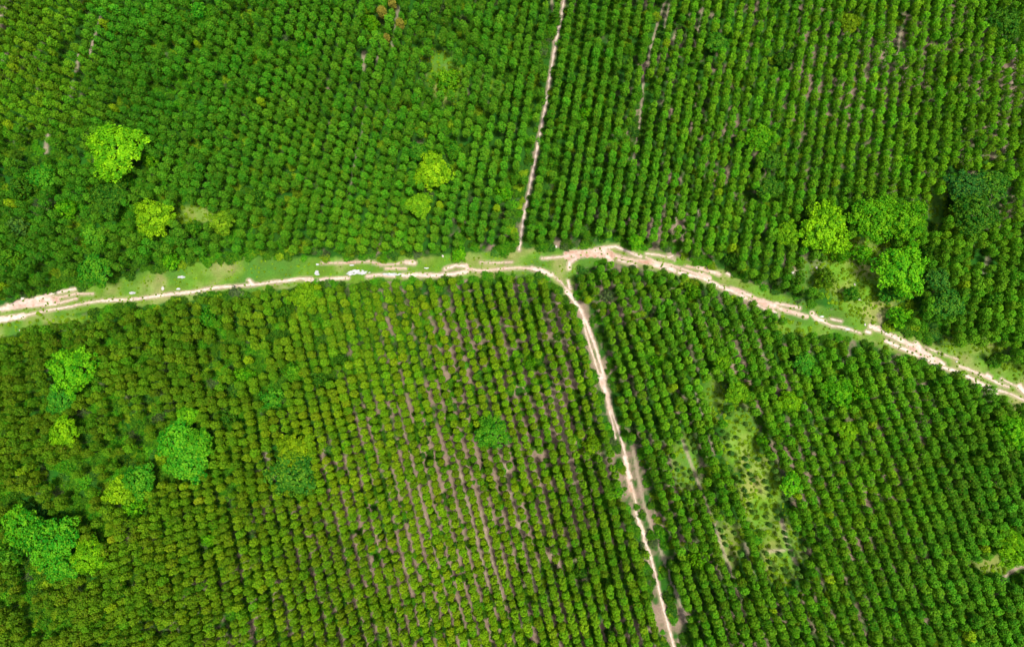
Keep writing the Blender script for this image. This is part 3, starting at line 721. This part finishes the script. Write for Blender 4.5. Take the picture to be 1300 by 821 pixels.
# ------------------------------------------------------------------ plantation rows (ground pixels)
# x, y, tint r g b, size factor
LOOK = [(50, 60, .115, .20, .006, 1.02), (90, 100, .11, .20, .006, 1.0), (30, 140, .11, .20, .006, 1.0), (60, 250, .036, .145, .008, 1.06), (40, 330, .04, .14, .008, 1.08), (160, 60, .033, .15, .008, 1.06),
        (200, 150, .042, .15, .008, 1.03), (320, 60, .052, .16, .007, 1.08), (300, 200, .048, .15, .008, 1.03), (250, 310, .055, .16, .009, 1.1), (450, 60, .062, .17, .008, 1.1), (450, 200, .065, .17, .008, 1.05),
        (600, 80, .065, .17, .009, 1.06), (600, 280, .06, .17, .010, 1.04), (750, 80, .068, .18, .008, 1.02), (760, 250, .06, .175, .008, 1.0), (860, 100, .10, .21, .006, .93), (900, 250, .085, .19, .006, .96), (1000, 100, .10, .21, .006, .92),
        (1100, 150, .10, .21, .006, .92), (1200, 100, .10, .21, .005, .95), (1270, 200, .105, .20, .005, 1.0), (1200, 220, .10, .21, .005, .98), (1260, 400, .09, .19, .006, 1.05), (1200, 400, .08, .18, .008, 1.0), (1010, 330, .08, .18, .008, 1.0),
        (40, 450, .082, .165, .006, 1.0), (80, 600, .09, .165, .006, 1.02), (60, 710, .085, .16, .006, 1.04), (200, 430, .085, .165, .006, 1.03), (200, 660, .10, .18, .005, 1.0), (320, 450, .095, .175, .006, 1.06), (340, 680, .11, .19, .005, .95),
        (430, 420, .10, .185, .007, 1.05), (430, 560, .13, .21, .004, .98), (540, 420, .12, .20, .004, .95), (520, 650, .135, .215, .004, .92), (620, 450, .12, .21, .004, .9), (640, 650, .13, .225, .003, .88), (700, 500, .12, .21, .004, .9),
        (760, 680, .09, .20, .006, .98), (760, 400, .09, .19, .007, .98), (850, 430, .075, .19, .008, 1.03), (850, 600, .08, .20, .006, .95), (950, 430, .075, .185, .008, 1.06), (1000, 560, .085, .195, .006, .98), (1100, 620, .10, .205, .005, 1.0),
        (1150, 500, .075, .19, .007, 1.05), (1220, 620, .065, .18, .008, 1.08), (1280, 640, .06, .175, .009, 1.1), (1200, 720, .065, .18, .008, 1.1), (560, 820, .13, .22, .004, .92), (1000, 820, .09, .20, .006, 1.0)]
NOTREES = [(1090, 352, 36, 52), (1114, 394, 36, 24), (1035, 348, 16, 16), (940, 555, 20, 38), (965, 625, 24, 46), (990, 700, 21, 36), (872, 588, 14, 36), (566, 95, 12, 26), (250, 272, 28, 8), (1190, 262, 7, 34),
           (905, 510, 9, 22), (1275, 722, 34, 12), (237, 575, 30, 34), (62, 700, 26, 24), (1235, 252, 30, 28), (1010, 415, 24, 8), (1172, 422, 30, 8), (925, 690, 10, 26), (535, 70, 6, 8), (1225, 447, 30, 10), (100, 405, 30, 6), (1130, 275, 30, 18)]
ORANGE = [(482, 24), (497, 10), (500, 30), (490, 42), (145, 682), (258, 636)]

pts = []


def row(points_fn, y0, y1, step, blk):
    y = y0 + rng.uniform(0, step)
    while y < y1:
        pts.append((points_fn(y), y, blk)); y += step * rng.uniform(0.92, 1.08)


SL_A = [(-200, -.27), (0, -.26), (300, -.24), (500, -.22), (690, -.18), (900, -.185), (1000, -.16), (1150, -.12), (1300, -.09), (1500, -.06)]
def slope_a(u): return float(np.interp(u, [p[0] for p in SL_A], [p[1] for p in SL_A]))


us = list(np.arange(688 + 10.2, 1480, 13.9)) + list(np.arange(688 - 8.6, -160, -13.7))
for u in us:
    s = slope_a(u); ph = rng.uniform(0, 100); off = rng.normal(0, 0.5)
    wig = 0.7
    step = float(np.interp(u, [560, 760, 900], [10.3, 9.5, 9.0]))
    row(lambda y: u + off + s * (y - 160) + wig * 2 * (vnoise(np.array(y / 45.0 + ph), np.array(u * .02), 5) - .5), -70, 520, step, 'A')
SL_B = [(-200, .10), (0, .12), (200, .17), (330, .21), (430, .25), (700, .255), (900, .26)]
for u in np.arange(795 - 13, -160, -13.9):
    s = float(np.interp(u, [p[0] for p in SL_B], [p[1] for p in SL_B])); ph = rng.uniform(0, 100); off = rng.normal(0, 0.35)
    wig = 0.8 if u > 360 else 2.2
    row(lambda y: u + off + s * (y - 570) + wig * 2 * (vnoise(np.array(y / 45.0 + ph), np.array(u * .02), 6) - .5), 330, 880, 9.0 if u > 330 else 9.6, 'B')
u = 806.0
while u < 1560:
    s = float(np.interp(u, [800, 900, 1100, 1300], [.32, .34, .385, .37])); ph = rng.uniform(0, 100); off = rng.normal(0, 0.4)
    row(lambda y: u + off + s * (y - 580) + 2.0 * (vnoise(np.array(y / 45.0 + ph), np.array(u * .02), 7) - .5), 300, 880, 8.9, 'C')
    u += float(np.interp(u, [800, 1000, 1200], [14.4, 15.4, 15.8]))

eu = []
for x, y, b in pts:
    x = float(x) + rng.normal(0, 0.5); y = y + rng.normal(0, 0.4)
    if not (-110 < x < 1410 and -60 < y < 870): continue
    U, Lo = float(yU(x)), float(yL(x))
    sx = float(south_x(y))
    if b == 'A' and y > U - 3.5: continue
    if b != 'A' and y < Lo + 8.5: continue
    if b == 'B' and x > sx - 10.5: continue
    if b == 'C' and x < sx + (12 if y < 555 else 21): continue
    if b == 'C' and y < 380 and x < 735: continue
    if b == 'A' and abs(x - np.interp(y, [p[1] for p in NARROW], [p[0] for p in NARROW])) < 6.9: continue
    wx_, wy_ = to_world(x, y); tx, ty = to_px(wx_, wy_, 6.9); tx = float(tx); ty = float(ty)
    if any((tx - cx) ** 2 + (ty - cy) ** 2 < cr * cr or (x - gx_) ** 2 + (y - gy_) ** 2 < gr_ * gr_ for cx, cy, cr, gx_, gy_, gr_ in clear): continue
    sap = False
    for (cx, cy, rx, ry) in NOTREES[3:7] + [NOTREES[17]]:
        if min(((tx - cx) / rx) ** 2 + ((ty - cy) / ry) ** 2, ((x - cx) / rx) ** 2 + ((y - cy) / ry) ** 2) < 1: sap = True
    if sap and rng.random() < 0.55:
        eu.append((x, y, 1)); continue
    if any(min(((tx - cx) / rx) ** 2 + ((ty - cy) / ry) ** 2, ((x - cx) / rx) ** 2 + ((y - cy) / ry) ** 2) < 1 + rng.uniform(-.25, .25) for cx, cy, rx, ry in NOTREES): continue
    if any(polydist(np.array(x), np.array(y), p_) < w_ + 1.2 for p_, w_, a_ in STRIPS[:16] if a_ > .65): continue
    lu = float(idw(np.array(x), np.array(y), SOILMAP)[..., 1])
    if rng.random() < 0.85 * float(sstep(.5, .8, lu)) * float(sstep(.45, .62, fbm(np.array(x / 30.0), np.array(y / 30.0), 88, 2))): continue
    # gaps where seedlings failed
    if rng.random() < 0.012 + 0.03 * float(sstep(.62, .8, fbm(np.array(x / 22.0), np.array(y / 22.0), 77, 2))): continue
    eu.append((x, y, 0))
eu = np.array(eu); sapling = eu[:, 2] > .5
print('plantation trees', len(eu))
look = idw(eu[:, 0], eu[:, 1], LOOK)
EX, EY = to_world(eu[:, 0], eu[:, 1])
patch = fbm(EX * 0.05, EY * 0.05, 41, 3)
tint = np.array((0.88, 1.46, 0.8)) * look[:, :3] * (1 + 0.24 * rng.normal(size=(len(eu), 1)).clip(-1.6, 1.6) * 0.6) * (0.75 + 0.5 * patch[:, None])
tint[sapling] = tint[sapling] * (0.85, 0.8, 1) + (0.01, 0.02, 0.02)
lowf = eu[:, 1] > yL(eu[:, 0])
kb = np.where(lowf, np.where(eu[:, 0] < south_x(eu[:, 1]), 1.0, 0.4), 0.0)[:, None]
tint = tint * (1 - kb * (1 - np.array((1.14, 0.94, 0.8))))
tint[:, 0] *= 1 + 0.16 * rng.normal(size=len(eu)).clip(-2, 2)
small = (rng.random(len(eu)) < 0.05) | sapling
scl = np.where(eu[:, 0] < 420, 0.91, 0.93) * look[:, 3] * (1 + 0.085 * rng.normal(size=len(eu)).clip(-2, 2)) * np.where(sapling, 0.6, np.where(small, 0.74, 1.0))
hgt = scl ** 0.5 * (1 + 0.05 * rng.normal(size=len(eu)))
rot = rng.uniform(0, 6.28, len(eu)); var = rng.integers(0, len(EUC), len(eu))
CPX, CPY = to_px(EX, EY, 6.9 * hgt)
yellow = rng.random(len(eu)) < 0.004
tint[yellow] = np.array((0.19, 0.37, 0.004))
forced = np.zeros(len(eu), bool)
orange = np.zeros(len(eu), bool)
for ox, oy in ORANGE:
    k = int(np.argmin(np.hypot(CPX - ox, CPY - oy))); tint[k] = (0.28, 0.27, 0.03) if oy < 60 else (0.24, 0.36, 0.008); forced[k] = orange[k] = True

# the ones that show largest become things of their own
r2 = np.hypot(EX, EY)
tanv = r2 / (H - 6.2)
depth = (H - 6.2) * ct - EY * (-st) * -1
area = scl ** 2 * np.sqrt(1 + (2.0 * hgt / scl * tanv) ** 2) / ((H - 6.2 * hgt) * ct + EY * st) ** 2
vis = (CPX > 8) & (CPX < 1292) & (CPY > 8) & (CPY < 813)
area[~vis] = 0; area[forced] *= 10
ind = np.argsort(-area)[:300]
isind = np.zeros(len(eu), bool); isind[ind] = True

ORD = ['nearest', 'second nearest', 'third nearest', 'fourth nearest', 'fifth nearest', 'sixth nearest', 'seventh nearest', 'eighth nearest', 'ninth nearest', 'tenth nearest',
       'eleventh nearest', 'twelfth nearest', 'thirteenth nearest', 'fourteenth nearest', 'fifteenth nearest', 'sixteenth nearest', 'seventeenth nearest', 'eighteenth nearest', 'nineteenth nearest', 'twentieth nearest']
DIRS = ['right of', 'above right of', 'above', 'above left of', 'left of', 'below left of', 'below', 'below right of']
LM += [(0, 0, 0, 'the top left corner'), (1300, 0, 0, 'the top right corner'), (0, 820, 0, 'the bottom left corner'), (1300, 820, 0, 'the bottom right corner'), (0, 410, 0, 'the left end of the road'),
       (1300, 500, 0, 'the right end of the road'), (716, 0, 0, 'the top end of the footpath'), (850, 821, 0, 'the lower end of the downward track'), (0, 140, 0, 'the left end of the yellowish block'),
       (325, 361, 0, 'the small white spur on the left road')]
cand = {}
allv = np.where(vis)[0]
for li, (lx, ly, lr, ln) in enumerate(LM):
    dx, dy = CPX[allv] - lx, ly - CPY[allv]
    dist = np.hypot(dx, dy); octa = (np.round(np.arctan2(dy, dx) / (math.pi / 4)).astype(int)) % 8
    for o in range(8):
        m_ = np.where(octa == o)[0]
        for rank, j in enumerate(m_[np.argsort(dist[m_])][:20]):
            cand.setdefault(int(allv[j]), []).append((rank, float(dist[j]), li, o))


def euc_label(k):
    if orange[k]: look_ = 'orange tinged eucalyptus'
    elif yellow[k]: look_ = 'yellowed eucalyptus'
    elif small[k]: look_ = 'small eucalyptus'
    else: look_ = 'young eucalyptus'
    if k in cand:
        rank, d, li, o = min(cand[k])
        lab = f'{look_} {ORD[rank]} {DIRS[o]} {LM[li][3]}'
        if len(lab.split()) > 17: lab = lab.replace(' of the ', ' of ')
        return lab if len(lab.split()) <= 16 else lab.replace(' tinged', '').replace('small eucalyptus', 'eucalyptus').replace('young ', '').replace('eucalyptus nearest', 'eucalyptus')
    return None


CROWN_SRC = {}
TRUNK_SRC = {}
nolab = 0
for k in ind:
    k = int(k); v = int(var[k])
    lab = euc_label(k)
    if lab is None:
        fld = 'upper field' if CPY[k] < float(yU(CPX[k])) else 'lower field'
        side = 'left' if CPX[k] < 650 else 'right'
        lab = f'young eucalyptus among the planted rows of the {fld}, {side} part'; nolab += 1
    root, parts = copy_thing('eucalyptus_tree', [('crown', EUC[v][0]), ('trunk', EUC[v][1])], (float(EX[k]), float(EY[k]), 0), float(rot[k]), (scl[k], scl[k], hgt[k]), tint[k], lab, 'tree', 'eucalyptus trees planted in rows')
    CROWN_SRC.setdefault(v, parts[0]); TRUNK_SRC.setdefault(v, parts[1])
for o_ in scene.objects:
    if 'label' in o_ and len(o_['label'].split()) > 16: print('LONG', o_['label'])
print('individual trees', len(ind), 'without landmark', nolab)


# ------------------------------------------------------------------ scatter objects
def scatter(name, locs, rots, scls, tints, which, sources, label, cat):
    """one object whose points carry copies of the real plants of the scene"""
    n = len(locs)
    me = bpy.data.meshes.new(name); me.vertices.add(n); me.vertices.foreach_set('co', np.asarray(locs, np.float32).ravel())
    for an, ty, ar in (('rz', 'FLOAT', rots), ('which', 'INT', which)):
        at = me.attributes.new(an, ty, 'POINT'); at.data.foreach_set('value', np.asarray(ar, np.int32 if ty == 'INT' else np.float32))
    at = me.attributes.new('scl', 'FLOAT_VECTOR', 'POINT'); at.data.foreach_set('vector', np.asarray(scls, np.float32).ravel())
    at = me.attributes.new('tint', 'FLOAT_COLOR', 'POINT'); at.data.foreach_set('color', np.concatenate([tints, np.ones((n, 1))], 1).astype(np.float32).ravel())
    o = link(bpy.data.objects.new(name, me))
    ng = bpy.data.node_groups.new(name, 'GeometryNodeTree')
    ng.interface.new_socket('Geometry', in_out='INPUT', socket_type='NodeSocketGeometry')
    ng.interface.new_socket('Geometry', in_out='OUTPUT', socket_type='NodeSocketGeometry')
    N = ng.nodes; L = ng.links
    gi = N.new('NodeGroupInput'); go = N.new('NodeGroupOutput'); fin = N.new('GeometryNodeJoinGeometry')
    for i, src in enumerate(sources):
        js = N.new('GeometryNodeJoinGeometry')
        for s_ in src:
            oi = N.new('GeometryNodeObjectInfo'); oi.transform_space = 'ORIGINAL'; oi.inputs['Object'].default_value = s_
            L.new(oi.outputs['Geometry'], js.inputs[0])
        iop = N.new('GeometryNodeInstanceOnPoints')
        at = N.new('GeometryNodeInputNamedAttribute'); at.data_type = 'INT'; at.inputs['Name'].default_value = 'which'
        cmp_ = N.new('FunctionNodeCompare'); cmp_.data_type = 'INT'; cmp_.operation = 'EQUAL'
        L.new(at.outputs['Attribute'], cmp_.inputs[2]); cmp_.inputs[3].default_value = i
        L.new(cmp_.outputs[0], iop.inputs['Selection'])
        ar = N.new('GeometryNodeInputNamedAttribute'); ar.data_type = 'FLOAT'; ar.inputs['Name'].default_value = 'rz'
        cx = N.new('ShaderNodeCombineXYZ'); L.new(ar.outputs['Attribute'], cx.inputs[2])
        er = N.new('FunctionNodeEulerToRotation'); L.new(cx.outputs[0], er.inputs[0]); L.new(er.outputs[0], iop.inputs['Rotation'])
        as_ = N.new('GeometryNodeInputNamedAttribute'); as_.data_type = 'FLOAT_VECTOR'; as_.inputs['Name'].default_value = 'scl'
        L.new(as_.outputs['Attribute'], iop.inputs['Scale'])
        L.new(gi.outputs[0], iop.inputs['Points']); L.new(js.outputs[0], iop.inputs['Instance'])
        L.new(iop.outputs[0], fin.inputs[0])
    L.new(fin.outputs[0], go.inputs[0])
    md = o.modifiers.new('scatter', 'NODES'); md.node_group = ng
    return tag(o, label, cat, kind='stuff')


rest = np.where(~isind)[0]
vs = sorted(CROWN_SRC)
remap = {v: i for i, v in enumerate(vs)}
wh = np.array([remap.get(int(v), int(v) % len(vs)) for v in var[rest]])
scatter('eucalyptus_rows', np.stack([EX[rest], EY[rest], np.zeros(len(rest))], -1), rot[rest], np.stack([scl[rest], scl[rest], hgt[rest]], -1), tint[rest], wh,
        [(CROWN_SRC[v], TRUNK_SRC[v]) for v in vs], 'thousands of young eucalyptus trees planted in long parallel rows on both sides of the road', 'tree plantation')

# low growth between the rows and on the verges
n = 30000
ux = rng.uniform(-100, 1400, n * 3); uy = rng.uniform(-60, 860, n * 3)
m = idw(ux, uy, SOILMAP)
gr = np.zeros(len(ux))
for (x, y, rx, ry, a) in GRASSY: gr = np.maximum(gr, (np.hypot((ux - x) / rx, (uy - y) / ry) < 1.2) * a)
pn = fbm(ux / 18.0, uy / 18.0, 55, 3)
dens = (0.42 + 0.7 * m[:, 1]) * (1 - 0.75 * m[:, 0]) * (0.35 + 1.1 * sstep(.38, .65, pn)) + 0.7 * gr
inroad = (uy > yU(ux) + 1) & (uy < yL(ux) - 1)
for p_, w_, t_ in MAIN + SOUTHR + NARROWR:
    if len(p_) > 1: dens[polydist(ux, uy, p_) < w_ + 4] = 0
for p_, w_, a_ in STRIPS: dens[polydist(ux, uy, p_) < w_ + 2.5] = 0
dens[inroad] = 0.5
keep = np.where(rng.random(len(ux)) < dens * 0.68)[0]
ux, uy, lush, gr, inroad, pn = ux[keep], uy[keep], m[keep, 1], gr[keep], inroad[keep], pn[keep]
UX, UY = to_world(ux, uy)
sz = rng.uniform(0.25, 0.7, len(ux)) * (0.8 + 1.1 * lush * rng.random(len(ux)))
sz[inroad] = rng.uniform(0.05, 0.15, inroad.sum()); sz[gr > .5] = rng.uniform(0.07, 0.26, (gr > .5).sum())
pal = np.array([DEEP, GREEN, (0.05, 0.34, 0.008), (0.03, 0.20, 0.02), GREY, (0.19, 0.40, 0.010)])
pi = rng.choice(len(pal), len(ux), p=[.26, .26, .18, .08, .07, .15])
lv_ = rng.random(len(ux)) < 0.55 * lush; pi[lv_] = rng.choice([1, 2, 2], lv_.sum()); pi[(gr > .5) | inroad] = 5
ut = pal[pi] * rng.uniform(0.65, 1.25, (len(ux), 1)) * np.where((gr > .5) | inroad, 1.0, 0.8)[:, None]  # tint lowered off the grass and verge, deepening the shade between the rows
scatter('undergrowth', np.stack([UX, UY, np.full(len(ux), -0.05)], -1), rng.uniform(0, 6.28, len(ux)), np.stack([sz, sz, sz * rng.uniform(.5, .9, len(ux))], -1), ut,
        rng.integers(0, len(bush_sources), len(ux)), [(s_,) for s_ in bush_sources], 'low green weeds, seedlings and vines covering the soil between the rows', 'undergrowth')
print('undergrowth', len(ux))


# ------------------------------------------------------------------ pale stones
def stone_material():
    m, nt, p = new_mat('pale_stone')
    g = nt.nodes.new('ShaderNodeTexCoord'); nn = nt.nodes.new('ShaderNodeTexNoise'); nn.inputs['Scale'].default_value = 5
    cr = nt.nodes.new('ShaderNodeValToRGB')
    cr.color_ramp.elements[0].color = (0.42, 0.38, 0.33, 1); cr.color_ramp.elements[1].color = (0.74, 0.70, 0.64, 1)
    nt.links.new(g.outputs['Object'], nn.inputs['Vector']); nt.links.new(nn.outputs['Fac'], cr.inputs[0]); nt.links.new(cr.outputs[0], p.inputs['Base Color'])
    p.inputs['Roughness'].default_value = 0.85
    return m


M_STONE = stone_material()


def stone(x, y, r, label, seed):
    rr = np.random.default_rng(seed)
    V = []; Q = []; nu, nv = 10, 6
    for j in range(nv + 1):
        for i in range(nu):
            a = 2 * math.pi * i / nu; b = math.pi * j / nv
            k = 1 + 0.25 * (vnoise(np.array(2 * math.cos(a) + 5), np.array(2 * math.sin(a) + 3 * b), seed) - .5) * 2
            V.append((r * k * math.cos(a) * math.sin(b), r * k * 0.75 * math.sin(a) * math.sin(b), r * 0.55 * math.cos(b) + r * 0.2))
    for j in range(nv):
        for i in range(nu):
            Q.append((j * nu + i, (j + 1) * nu + i, (j + 1) * nu + (i + 1) % nu, j * nu + (i + 1) % nu))
    o = link(bpy.data.objects.new('stone', mesh_np('stone', V, Q, M_STONE, smooth=True)))
    X, Y = to_world(x, y); o.location = (float(X), float(Y), 0); o.rotation_euler = (0, 0, rr.uniform(0, 6.28))
    tag(o, label, 'stone', 'pale stones lying on the grass')


for i, (x, y, r, lab) in enumerate([
        (29, 379, .55, 'pale stone on the upper verge near the left end of the road'), (26, 419, .35, 'small white stone on the lower verge near the left end of the road'),
        (207, 366, .6, 'pale pinkish stone above the left road, left of the small puddle'), (219, 384, .3, 'tiny white stone just under the left road'),
        (309, 322, .3, 'tiny pale stone at the upper tree line above the left road'), (706, 313, .4, 'white stone at the tree line right of the footpath foot'),
        (1006, 346, .45, 'white stone among the rows left of the clearing'), (1036, 340, .4, 'white stone by the small path in the clearing'),
        (1085, 361, .4, 'white stone just above the small dark bush in the clearing'), (1091, 380, .5, 'white stone just below the small dark bush in the clearing'),
        (796, 385, .35, 'white stone in the rows right of the fork'), (994, 407, .5, 'white stone under the road before the broken stretch'), (1098, 412, .35, 'white stone above the broken stretch of the right road'),
        (1257, 583, .35, 'white stone under the vivid tree on the right edge'), (562, 325, .4, 'pale stone at the upper verge left of the vivid bush'), (930, 350, .35, 'pale stone on the upper verge right of the bend'),
        (1214, 459, .3, 'small white stone on the upper verge near the right end of the road')]):
    stone(x, y, r, lab, i)
